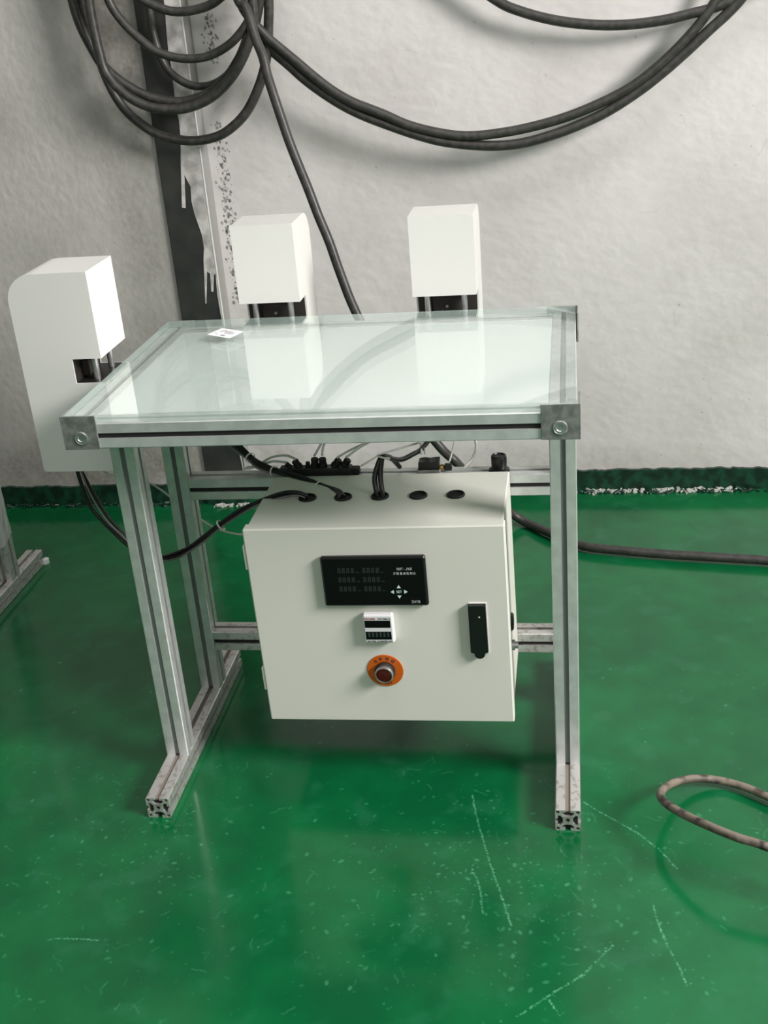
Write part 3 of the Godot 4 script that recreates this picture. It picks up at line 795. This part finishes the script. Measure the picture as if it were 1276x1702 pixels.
func corner() -> void:
	# dark painted steel column between the two stretches of wall, its pale top coat peeling off
	var c := struct("trim_1", mb().box(Vector3(-0.2055, 2.25, -1.365), Vector3(0.110, 4.5, 0.15), 0.003).mesh(), M.column)
	put("peeling_paint", mb().extrude(patch(OUTLINE), -1.2899, -1.2885).mesh(), M.peel, c)
	put("peeling_paint", mb().extrude(patch(OUT2), -1.2899, -1.2885).mesh(), M.peel, c)
	put("mortar_joint", mb().box(Vector3(-0.1498, 2.25, -1.3195), Vector3(0.0015, 4.4, 0.056)).mesh(), M.mortar, c)
	put("bright_edge", mb().tube([Vector3(-0.1515, 0.40, -1.2905), Vector3(-0.152, 0.8, -1.2905), Vector3(-0.1515, 1.2, -1.2905), Vector3(-0.1515, 1.8, -1.2905)], 0.0026, 8).mesh(), M.white, c)
	struct("baseboard_back", mb().extrude(jagged(-0.15, 4.0, 0.058, 0.006, 5), -1.346, -1.335).mesh(), M.skirt)
	struct("baseboard_left", mb().extrude(jagged(-3.99, -0.26, 0.055, 0.006, 6), -1.301, -1.290).mesh(), M.skirt)
	struct("baseboard_column", mb().extrude(jagged(-0.262, -0.148, 0.062, 0.012, 7), -1.2895, -1.280).mesh(), M.skirt)
	# crumbled plaster lying along the foot of the wall
	var r := RandomNumberGenerator.new()
	r.seed = 9
	for part in [[0.70, 1.12, -1.327, 120, M.chip], [-0.02, 0.16, -1.322, 45, M.chip], [-0.24, -0.12, -1.268, 26, M.chip], [0.66, 1.7, -1.322, 150, M.skirt], [-0.95, -0.28, -1.283, 130, M.skirt]]:
		var b := mb()
		for i in part[3]:
			var x := r.randf_range(part[0], part[1])
			var s := Vector3(r.randf_range(0.004, 0.026), r.randf_range(0.003, 0.010), r.randf_range(0.003, 0.010))
			var q := Vector3(x, s.y * 0.45, part[2] + r.randfn(0.0, 0.004))
			var e := Basis.from_euler(Vector3(r.randf_range(-0.4, 0.4), r.randf() * PI, r.randf_range(-0.3, 0.3)))
			var at := b.v.size()
			b.box(Vector3.ZERO, s, s.y * 0.25)
			for k in range(at, b.v.size()):
				b.v[k] = q + e * b.v[k]
				b.n[k] = e * b.n[k]
		var o := put("plaster_crumbs", b.mesh(), part[4])
		o.set_meta("kind", "stuff")
		tag(o, {120: "broken white plaster crumbs along the wall foot right of the bench", 45: "white plaster crumbs at the wall foot behind the bench", 26: "white plaster crumbs at the foot of the dark column", 150: "crumbled green painted mortar along the wall foot on the right", 130: "crumbled green painted mortar along the wall foot on the left"}[part[3]], "rubble")


func patch(pts: Array) -> PackedVector2Array:  # a torn outline closed along the right-hand edge of the column
	var o := PackedVector2Array()
	for p in pts:
		o.append(Vector2(clampf(p.x, -0.259, -0.1525), p.y))
	o.append(Vector2(-0.152, pts[-1].y))
	o.append(Vector2(-0.152, pts[0].y))
	return o


const TOP := 0.7146   # upper face of the glass
const X0 := -0.0202
const X1 := 0.7244
const Z0 := -0.0162   # front of the corner plates
const Z1 := -0.5236

func bench() -> void:
	var t := thing("workbench", "aluminium profile workbench with a milky green glass top standing on two long feet", "workbench", Vector3(0, 0, 0))
	var xr := 0.7007
	for x in [0.02, xr]:
		beam("foot", t, Vector3(x, 0.02, -0.48), 2, 0.48, M.worn)
		var core := mb().box(Vector3(x, 0.02, -0.008), Vector3(0.0304, 0.0304, 0.008))
		for a in [-0.01575, 0.01575]:
			for c in [-0.01575, 0.01575]:
				core.box(Vector3(x + a, 0.02 + c, -0.008), Vector3(0.0049, 0.0049, 0.008))
		put("hollow_shade", core.mesh(), M.shade_black, t)  # dark plug stands in for the shade inside the hollow profile
		for z in [-0.1389, -0.355]:
			beam("leg", t, Vector3(x, 0.04, z), 1, 0.6226)
	var ry := TOP - 0.032
	for x in [0.02, xr]:  # dark strips stand in for slot shade; in the feet, for dirt
		for z in [-0.1189, -0.335]:
			put("slot_shade_dirt", mb().box(Vector3(x, 0.351, z - 0.0046), Vector3(0.0080, 0.62, 0.002)).mesh(), M.shade_grey, t)
		put("slot_shade_dirt", mb().box(Vector3(x, 0.0365, -0.24), Vector3(0.008, 0.002, 0.476)).mesh(), M.strip_dirty, t)
	put("slot_shade_dirt", mb().box(Vector3(0.3521, ry, Z0 - 0.0062), Vector3(0.655, 0.0080, 0.002)).mesh(), M.shade_black, t)  # black strip stands in for the shade in the front slot
	for y in [0.4563, 0.1435]:
		put("slot_shade_dirt", mb().box(Vector3(0.3603, y, -0.3396), Vector3(0.638, 0.0080, 0.002)).mesh(), M.shade_black, t)
	for z in [Z0 - 0.0225, Z1 + 0.0225]:
		beam("top_rail", t, Vector3(X0 + 0.0425, ry, z), 0, X1 - X0 - 0.085)
	for x in [X0 + 0.0225, X1 - 0.0225]:
		beam("side_rail", t, Vector3(x, ry, Z1 + 0.0025), 2, Z0 - Z1 - 0.005)
	beam("cross_rail", t, Vector3(0.04, 0.4563, -0.355), 0, 0.6407)
	beam("cross_rail", t, Vector3(0.04, 0.1435, -0.355), 0, 0.6407, M.worn)
	for sx in [-1.0, 1.0]:
		for sz in [-1.0, 1.0]:
			var cx := X0 if sx < 0 else X1
			var cz := Z1 if sz < 0 else Z0
			var b := mb()
			b.box(Vector3(cx - sx * 0.026, TOP - 0.026, cz - sz * 0.00125), Vector3(0.052, 0.052, 0.0025), 0.0006)
			b.box(Vector3(cx + sx * 0.0008, TOP - 0.026, cz - sz * 0.0255), Vector3(0.0025, 0.052, 0.051), 0.0006)
			b.box(Vector3(cx - sx * 0.0235, TOP - 0.0505, cz - sz * 0.0235), Vector3(0.046, 0.0025, 0.046), 0.0006)
			var o := put("corner_bracket", b.mesh(), M.plate, t)
			screw(o, Vector3(cx - sx * 0.026, TOP - 0.034, cz), Vector3(0, 0, sz), 0.0105)
	# glass: clear pane over a milky sheet
	var gx0 := X0 + 0.0022
	var gx1 := X1 - 0.0022
	var gz0 := Z1 + 0.003
	var gz1 := Z0 - 0.003
	var g0 := TOP - 0.0117
	var pane := mb()
	pane.quad(Vector3(gx0, TOP, gz1), Vector3(gx1, TOP, gz1), Vector3(gx1, TOP, gz0), Vector3(gx0, TOP, gz0))
	pane.quad(Vector3(gx0, g0, gz0), Vector3(gx1, g0, gz0), Vector3(gx1, g0, gz1), Vector3(gx0, g0, gz1))
	var top := put("glass_top", pane.mesh(), M.glass, t)
	var e := mb()
	var cy := (TOP + g0) / 2
	e.box(Vector3((gx0 + gx1) / 2, cy, gz1 - 0.0008), Vector3(gx1 - gx0, TOP - g0, 0.0016), 0.0004)
	e.box(Vector3((gx0 + gx1) / 2, cy, gz0 + 0.0008), Vector3(gx1 - gx0, TOP - g0, 0.0016), 0.0004)
	e.box(Vector3(gx0 + 0.0008, cy, (gz0 + gz1) / 2), Vector3(0.0016, TOP - g0, gz1 - gz0 - 0.0032), 0.0004)
	e.box(Vector3(gx1 - 0.0008, cy, (gz0 + gz1) / 2), Vector3(0.0016, TOP - g0, gz1 - gz0 - 0.0032), 0.0004)
	put("polished_edge", e.mesh(), M.glass_edge, top)
	put("milky_panel", mb().box(Vector3((X0 + X1) / 2, TOP - 0.0152, (Z0 + Z1) / 2), Vector3(X1 - X0 - 0.084, 0.005, Z0 - Z1 - 0.084)).mesh(), M.frosted, t)


func control_cabinet() -> void:
	var t := thing("control_cabinet", "cream sheet steel control cabinet with black display hanging under the glass bench", "cabinet", Vector3(0.1993, 0.1179, -0.1205))
	t.rotation = Vector3(0.0094, -0.0035, 0.0107)
	var w := 0.4156
	var h := 0.3637
	var d := 0.2144
	var door := 0.022
	var body := mb().box(Vector3(w / 2, h / 2 - 0.0005, -(d + door + 0.002) / 2), Vector3(w - 0.006, h - 0.005, d - door - 0.002), 0.002)
	put("body", body.mesh(), M.cabinet, t)
	put("added_plate", mb().box(Vector3(w / 2, 0.0005, -0.125), Vector3(w - 0.03, 0.003, 0.17), 0.0005).mesh(), M.dark_steel, t)  # unseen dark plate, added to darken the reflection under the cabinet
	var dr := put("door", mb().box(Vector3(w / 2, h / 2, -door / 2), Vector3(w, h, door), 0.0022).mesh(), M.cabinet, t)
	for y in [0.312, 0.082]:
		var hn := mb().box(Vector3(-0.0018, y, -0.008), Vector3(0.0045, 0.044, 0.012), 0.001)
		hn.box(Vector3(-0.0045, y, -0.013), Vector3(0.004, 0.024, 0.008), 0.001)
		put("hinge", hn.mesh(), M.cabinet, dr)
	for x in [0.0821, 0.1427, 0.2045, 0.2684, 0.33]:
		var g := put("grommet", mb().lathe([[0.0, 0.0005], [0.0125, 0.0005], [0.0125, 0.003], [0.0140, 0.0034], [0.0152, 0.002], [0.0152, 0.0]], 28).mesh(), M.rubber, t, Vector3(x, h - 0.003, -0.1208))
	# large display
	var disp := put("temperature_display", mb().box(Vector3(0.2065, 0.2725, 0.005), Vector3(0.1675, 0.0885, 0.010), 0.0025).mesh(), M.black, t)
	put("screen", mb().box(Vector3(0.2065, 0.2725, 0.0101), Vector3(0.160, 0.081, 0.0008), 0.0003).mesh(), M.gloss, disp)
	var z := 0.0107
	for row in 3:
		for k in 2:
			words("digit_segments", disp, "8888", 0.0088, Vector3(0.163 + 0.040 * k, 0.2935 - 0.0165 * row, z), M.ghost, true)
			put("dash", mb().box(Vector3(0.1815 + 0.0395 * k, 0.2905 - 0.0165 * row, z), Vector3(0.0045, 0.0009, 0.0003)).mesh(), M.ghost, disp)
	words("lettering", disp, "XMT-JK8", 0.0044, Vector3(0.2565, 0.2955, z), M.white_ink, true)
	var cn := mb()
	var keys := ["duo", "lu", "wen", "du", "kong", "zhi", "yi"]
	for k in 7:
		glyph(cn, keys[k], 0.0042, Vector2(0.2405 + 0.0053 * k, 0.2878))
	put("lettering", cn.mesh(), M.white_ink, disp, Vector3(0, 0, z))
	words("lettering", disp, "ZHYB", 0.0044, Vector3(0.2705, 0.2365, z), M.white_ink)
	words("set_key", disp, "SET", 0.0042, Vector3(0.245, 0.2548, z), M.key_ink)
	for k in 4:
		var a := Vector2(0, 1).rotated(-k * PI / 2)
		var s := a.orthogonal()
		var c := Vector2(0.245, 0.2548) + a * Vector2(0.0108, 0.0092)
		var p := [c + a * 0.003, c - a * 0.0026 + s * 0.0033, c - a * 0.0026 - s * 0.0033]
		var tri := PackedVector2Array(p)
		if Geometry2D.is_polygon_clockwise(tri):
			tri.reverse()
		put("arrow_key", mb().extrude(tri, z - 0.0003, z + 0.0002).mesh(), M.key_ink, disp)
	# small counter meter
	var mt := put("counter_meter", mb().box(Vector3(0.2062, 0.1875, 0.0065), Vector3(0.050, 0.0535, 0.013), 0.003).mesh(), M.bezel, t)
	for y in [0.1972, 0.1758]:
		put("window", mb().box(Vector3(0.2055, y, 0.0131), Vector3(0.0418, 0.0130 if y > 0.19 else 0.0146, 0.0006)).mesh(), M.gloss, mt)
	for k in 6:
		put("setting_wheel", mb().box(Vector3(0.190 + 0.0062 * k, 0.1775, 0.0134), Vector3(0.0034, 0.008, 0.0006), 0.0002).mesh(), M.ghost, mt)
	words("lettering", mt, "PEILING", 0.0033, Vector3(0.1935, 0.2068, 0.0131), M.red_ink, false, true)
	words("lettering", mt, "DHC48A-A", 0.0033, Vector3(0.2165, 0.2068, 0.0131), M.ink)
	words("lettering", mt, "RST PRE COUNTER SET", 0.0029, Vector3(0.2065, 0.1650, 0.0131), M.ink, false, true)
	# push button with its legend plate
	var pb := put("push_button", mb().lathe([[0.0, 0.0], [0.0302, 0.0], [0.0302, 0.0011], [0.0295, 0.0015], [0.0, 0.0015]], 48).mesh(), M.orange, t, Vector3(0.2076, 0.1015, 0.0002))
	pb.rotation_degrees.x = 90
	put("collar", mb().lathe([[0.0172, 0.0015], [0.0172, 0.006], [0.0150, 0.0075], [0.0150, 0.012]], 36).mesh(), M.dark_steel, pb)
	put("chrome_ring", mb().lathe([[0.0150, 0.009], [0.0155, 0.015], [0.0148, 0.0168], [0.0132, 0.0172], [0.0128, 0.0155]], 36).mesh(), M.steel, pb)
	put("red_cap", mb().lathe([[0.0129, 0.0145], [0.0126, 0.0158], [0.009, 0.0164], [0.0, 0.0167]], 36).mesh(), M.red_cap, pb)
	var ring := mb()
	var four := ["qi", "dong", "an", "niu"]
	for k in 4:
		var a: float = deg_to_rad([39.0, 15.0, -13.0, -38.0][k])
		glyph(ring, four[k], 0.0058, Vector2(0, 0.0232).rotated(a), a)
	var rg := put("lettering", ring.mesh(), M.ink, pb, Vector3(0, 0.0017, 0))
	rg.rotation_degrees.x = -90
	for k in 5:
		var l := words("lettering", pb, "START"[k], 0.0042, Vector3.ZERO, M.ink, false, true)
		var a := deg_to_rad(-24.0 + 11.0 * k)
		var p := Vector2(0, -0.0245).rotated(a)
		l.transform = Transform3D(Basis(Vector3.RIGHT, -PI / 2) * Basis(Vector3.BACK, a), Vector3(p.x, 0.0017, -p.y))
	# swing latch
	var lt := put("latch_plate", mb().extrude(rounded_rect(0.3515, 0.1345, 0.3805, 0.2285, 0.002), 0.0, 0.002).mesh(), M.bezel, t)
	var lever := PackedVector2Array([Vector2(0.3520, 0.1415), Vector2(0.3575, 0.1400)])
	for k in 9:
		lever.append(Vector2(0.3662, 0.1385) + Vector2(-0.0085, 0).rotated(PI * k / 8))
	lever.append_array(PackedVector2Array([Vector2(0.3750, 0.1400), Vector2(0.3802, 0.1415), Vector2(0.3797, 0.2275), Vector2(0.3520, 0.2275)]))
	put("latch_lever", mb().extrude(lever, 0.002, 0.010).mesh(), M.black, lt)
	put("lock_pin", mb().box(Vector3(0.3690, 0.2075, 0.0102), Vector3(0.0022, 0.0022, 0.0006)).mesh(), M.bezel, lt)
	# right side: gland and keyed switch
	var vent := put("side_gland", mb().lathe([[0.0, 0.004], [0.013, 0.004], [0.0155, 0.0015], [0.0155, 0.0]], 28).mesh(), M.black, t, Vector3(w - 0.003, 0.146, -0.080))
	vent.rotation_degrees.z = -90
	var key := put("side_switch", mb().lathe([[0.0, 0.011], [0.006, 0.011], [0.0062, 0.006], [0.009, 0.0055], [0.009, 0.0]], 24).mesh(), M.steel, t, Vector3(w - 0.003, 0.112, -0.062))
	key.rotation_degrees.z = -90
	for y in [0.338, 0.026]:
		put("hanger", mb().box(Vector3(w / 2, y, -d + 0.0005), Vector3(0.3, 0.03, 0.004), 0.0005).mesh(), M.plate, t)


func presses() -> void:
	press("white press behind the bench, close to the dark steel column", Vector3(0.1725, 0.54, -0.541), 0, 0.0174)
	press("white press behind the bench, the one farthest right from the column", Vector3(0.4925, 0.54, -0.541), 0, 0.0174)
	var p := press("white press at the left end of the bench, broad flank turned to the viewer", Vector3(-0.034, 0.54, -0.287), 90, 0.0138)
	var k := put("knurled_knob", mb().lathe([[0.0, 0.014], [0.0058, 0.014], [0.0062, 0.012], [0.0062, 0.004], [0.004, 0.003], [0.004, 0.0]], 18).mesh(), M.black, p, Vector3(0.057, 0.134, -0.049))
	k.rotation_degrees.z = -90


func fitting(parent: Node3D, at: Vector3, lean: Vector3, size := 1.0) -> void:
	var b := mb().lathe([[0.0, 0.0], [0.0062, 0.0], [0.0062, 0.005], [0.0052, 0.006], [0.0055, 0.012], [0.0048, 0.0135], [0.0, 0.0135]], 14)
	var o := put("push_fitting", b.mesh(), M.rubber, parent, at)
	o.quaternion = Quaternion(Vector3.UP, lean.normalized())
	o.scale = Vector3.ONE * size


func pneumatics() -> void:
	var y := 0.4763
	var t := thing("air_manifold", "low black air manifold with six push fittings on the rear cross rail", "manifold", Vector3(0.27, y, -0.352))
	put("body", mb().box(Vector3(0, 0.007, 0), Vector3(0.128, 0.014, 0.020), 0.0012).mesh(), M.dark_steel, t)
	put("end_block", mb().box(Vector3(0.069, 0.006, 0.0), Vector3(0.018, 0.012, 0.018), 0.002).mesh(), M.rubber, t)
	for f in [[-0.045, -0.9, 0.8], [-0.029, -0.55, 1.15], [-0.014, 0.1, 0.75], [-0.001, 0.05, 1.25], [0.0135, 0.0, 1.25], [0.033, 0.75, 1.25], [0.050, 0.7, 1.2]]:
		fitting(t, Vector3(f[0], 0.013, 0.0), Vector3(f[1], 1.0, 0.0), f[2])
	var v := thing("solenoid_valve", "small black solenoid valve with brass nut on the rear cross rail", "valve", Vector3(0.470, y, -0.352))
	put("base", mb().box(Vector3(0, 0.004, 0), Vector3(0.040, 0.008, 0.024), 0.001).mesh(), M.plate, v)
	put("coil", mb().extrude(PackedVector2Array([Vector2(-0.018, 0.008), Vector2(0.018, 0.008), Vector2(0.0185, 0.024), Vector2(0.010, 0.0235), Vector2(0.002, 0.0225), Vector2(-0.008, 0.0235), Vector2(-0.017, 0.0225)]), -0.011, 0.011).mesh(), M.black, v)
	var br := put("brass_nut", mb().lathe([[0.0, 0.0], [0.005, 0.0], [0.005, 0.005], [0.003, 0.007], [0.0, 0.007]], 6).mesh(), M.brass, v, Vector3(0.020, 0.009, 0))
	br.rotation_degrees.z = -90
	put("plug", mb().box(Vector3(0.033, 0.009, 0), Vector3(0.013, 0.010, 0.012), 0.001).mesh(), M.rubber, v)
	var k := thing("regulator_knob", "round black pressure regulator knob on the rear cross rail near the right leg", "knob", Vector3(0.590, y, -0.355))
	put("flange", mb().lathe([[0.0, 0.0], [0.0185, 0.0], [0.0175, 0.003], [0.013, 0.006]], 28).mesh(), M.black, k)
	put("knob", mb().lathe([[0.0130, 0.004], [0.0135, 0.024], [0.0125, 0.028], [0.0100, 0.0285], [0.009, 0.0265], [0.0, 0.0265]], 28).mesh(), M.black, k)
	var g := "clear air tubes under the bench"
	cable("air_tube", "clear air tube arching left from the manifold, the upper of two", "tube", ARC1, 0.0022, M.tube, "", 8)
	cable("air_tube", "clear air tube lying flat left of the manifold, the lower of two", "tube", ARC2, 0.0022, M.tube, "", 8)
	cable("air_tube", "clear air tube rising straight from the manifold, left one of the upright pair", "tube", UP1, 0.0022, M.tube, "", 8)
	cable("air_tube", "clear air tube rising straight from the manifold, right one of the upright pair", "tube", UP2, 0.0022, M.tube, "", 8)
	cable("air_tube", "clear air tube slanting right from the manifold, upper of the slanted pair", "tube", UP3, 0.0022, M.tube, "", 8)
	cable("air_tube", "clear air tube slanting right from the last manifold fitting, lower of the slanted pair", "tube", UP4, 0.0022, M.tube, "", 8)
	cable("air_tube", "thin clear tube running slantwise from manifold end towards the valve", "tube", DIAG, 0.0018, M.tube, "", 8)
	cable("air_tube", "white tube rising from the solenoid valve, left of two", "tube", VAL1, 0.0024, M.tube, "", 8)
	cable("air_tube", "white tube rising from the solenoid valve, right of two", "tube", VAL2, 0.0024, M.tube, "", 8)
	cable("air_tube", "clear curved tube between the valve and the black regulator knob", "tube", CLEAR, 0.0026, M.tube, "", 8)
	cable("air_tube", "thin straight tube at the plug of the solenoid valve", "tube", THIN, 0.0015, M.tube, "", 8)
	cable("air_tube", "long white tube sagging from the left press behind the left legs to the cabinet", "tube", WHITE, 0.0019, M.tube, "", 8)


func cables() -> void:
	var coil := thing("cable_coil", "coil of thick black rubber cable hanging on the wall over the dark column", "cable")
	for l in [[LOOP_A, 0.0114], [LOOP_B, 0.0110], [LOOP_C, 0.0110], [LOOP_D, 0.0096], [LOOP_E, 0.0092], [LOOP_F, 0.0100]]:
		put("loop", mb().tube(l[0], l[1], 14, 6).mesh(), M.cable, coil)
	cable("cable", "black cable sagging across the right wall, upper of the close pair", "cable", SWAG_UP, 0.0108, M.cable, "", 14)
	cable("cable", "black cable sagging across the right wall, lower of the close pair", "cable", SWAG_LOW, 0.0116, M.cable, "", 14)
	cable("cable", "black cable hanging in a shallow bow at the top right of the wall", "cable", SWAG_TOP, 0.0110, M.cable, "", 14)
	cable("cable", "black cable dropping straight from the coil behind the bench and out across the floor", "cable", HANG, 0.0106, M.cable, "", 14)
	cable("cable", "dusty brownish cable bent in a raised loop on the green floor at right", "cable", FLOORLOOP, 0.0066, M.dusty, "", 12)
	var a := thing("press_cable", "pair of thin black cables looping from the left press into the first cabinet hole", "cable")
	put("strand", mb().tube(PRESS_A, 0.0036, 10).mesh(), M.wire, a)
	put("strand", mb().tube(PRESS_B, 0.0030, 10).mesh(), M.wire, a)
	put("strand", mb().tube(PRESS_C, 0.0016, 8).mesh(), M.wire_grey, a)
	tie(a, (PRESS_A[12] + PRESS_B[12]) / 2.0, PRESS_A[13] - PRESS_A[12], 0.0078)
	var b := thing("wire_bundle", "bundle of tied black wires running down into the second cabinet hole", "cable")
	put("strand", mb().tube(BUN_0, 0.0048, 10).mesh(), M.wire, b)
	put("strand", mb().tube(BUN_1, 0.0034, 10).mesh(), M.wire, b)
	put("strand", mb().tube(BUN_2, 0.0030, 10).mesh(), M.wire_grey, b)
	for k in [2, 4, 7]:
		tie(b, BUN_0[k], BUN_0[k + 1] - BUN_0[k], 0.0086)
	var c := thing("wire_pair", "two black wires standing up from the third cabinet hole, tied and bent right", "cable")
	put("strand", mb().tube(UPL, 0.0044, 10).mesh(), M.wire, c)
	put("strand", mb().tube(UPR, 0.0044, 10).mesh(), M.wire, c)
	tie(c, (UPL[4] + UPR[4]) / 2.0, Vector3(0.3, 1, -0.3), 0.008)


func neighbour() -> void:
	var t := thing("profile_frame", "second aluminium frame at the left edge, its post wrapped in clear film", "frame", Vector3(-0.605, 0, 0))
	beam("foot", t, Vector3(0, 0.02, -0.935), 2, 0.48, M.worn)
	beam("leg", t, Vector3(0, 0.04, -0.790), 1, 0.6226, M.worn)
	beam("leg", t, Vector3(0, 0.04, -0.572), 1, 0.6226, M.worn)
	beam("top_rail", t, Vector3(0, 0.6826, -0.955), 2, 0.5)
	put("foot_pad", mb().lathe([[0.0, 0.0], [0.009, 0.0], [0.009, 0.012], [0.004, 0.014], [0.0, 0.014]], 18).mesh(), M.bezel, t, Vector3(0.021, 0.0, -0.940))
	# crumpled film round the rear post
	var f := noise(1.0, 3, 77)
	var b := mb()
	var rows := 26
	var cols := 28
	var at := func(i: int, k: int) -> Vector3:
		var w := TAU * k / cols
		var y := 0.135 + 0.50 * i / rows + (0.014 * sin(w * 1.0 + 0.6) if i == 0 else 0.0)
		var d := Vector2(cos(w), sin(w))
		var sq := 0.0225 / maxf(absf(d.x), absf(d.y))
		var r := minf(sq, 0.029) + 0.003 * f.get_noise_3d(d.x * 3.0, d.y * 3.0, y * 38.0)
		return Vector3(d.x * r, y, -0.790 - d.y * r)
	for i in rows:
		for k in cols:
			b.quad(at.call(i, k), at.call(i, (k + 1) % cols), at.call(i + 1, (k + 1) % cols), at.call(i + 1, k))
	put("film_wrap", b.mesh(), M.film, t)


func label_on_glass() -> void:
	var c: Array = LABEL
	var b := mb()
	b.quad(c[0], c[1], c[2], c[3])
	for k in 4:
		b.u[b.u.size() - 1] = Vector2.ZERO
	b.u = PackedVector2Array([Vector2(0, 1), Vector2(1, 0), Vector2(1, 1), Vector2(0, 1), Vector2(0, 0), Vector2(1, 0)])
	var lb := put("paper_label", b.mesh(), M.paper)
	tag(lb, "small white printed paper label lying on the rear left of the glass", "label")
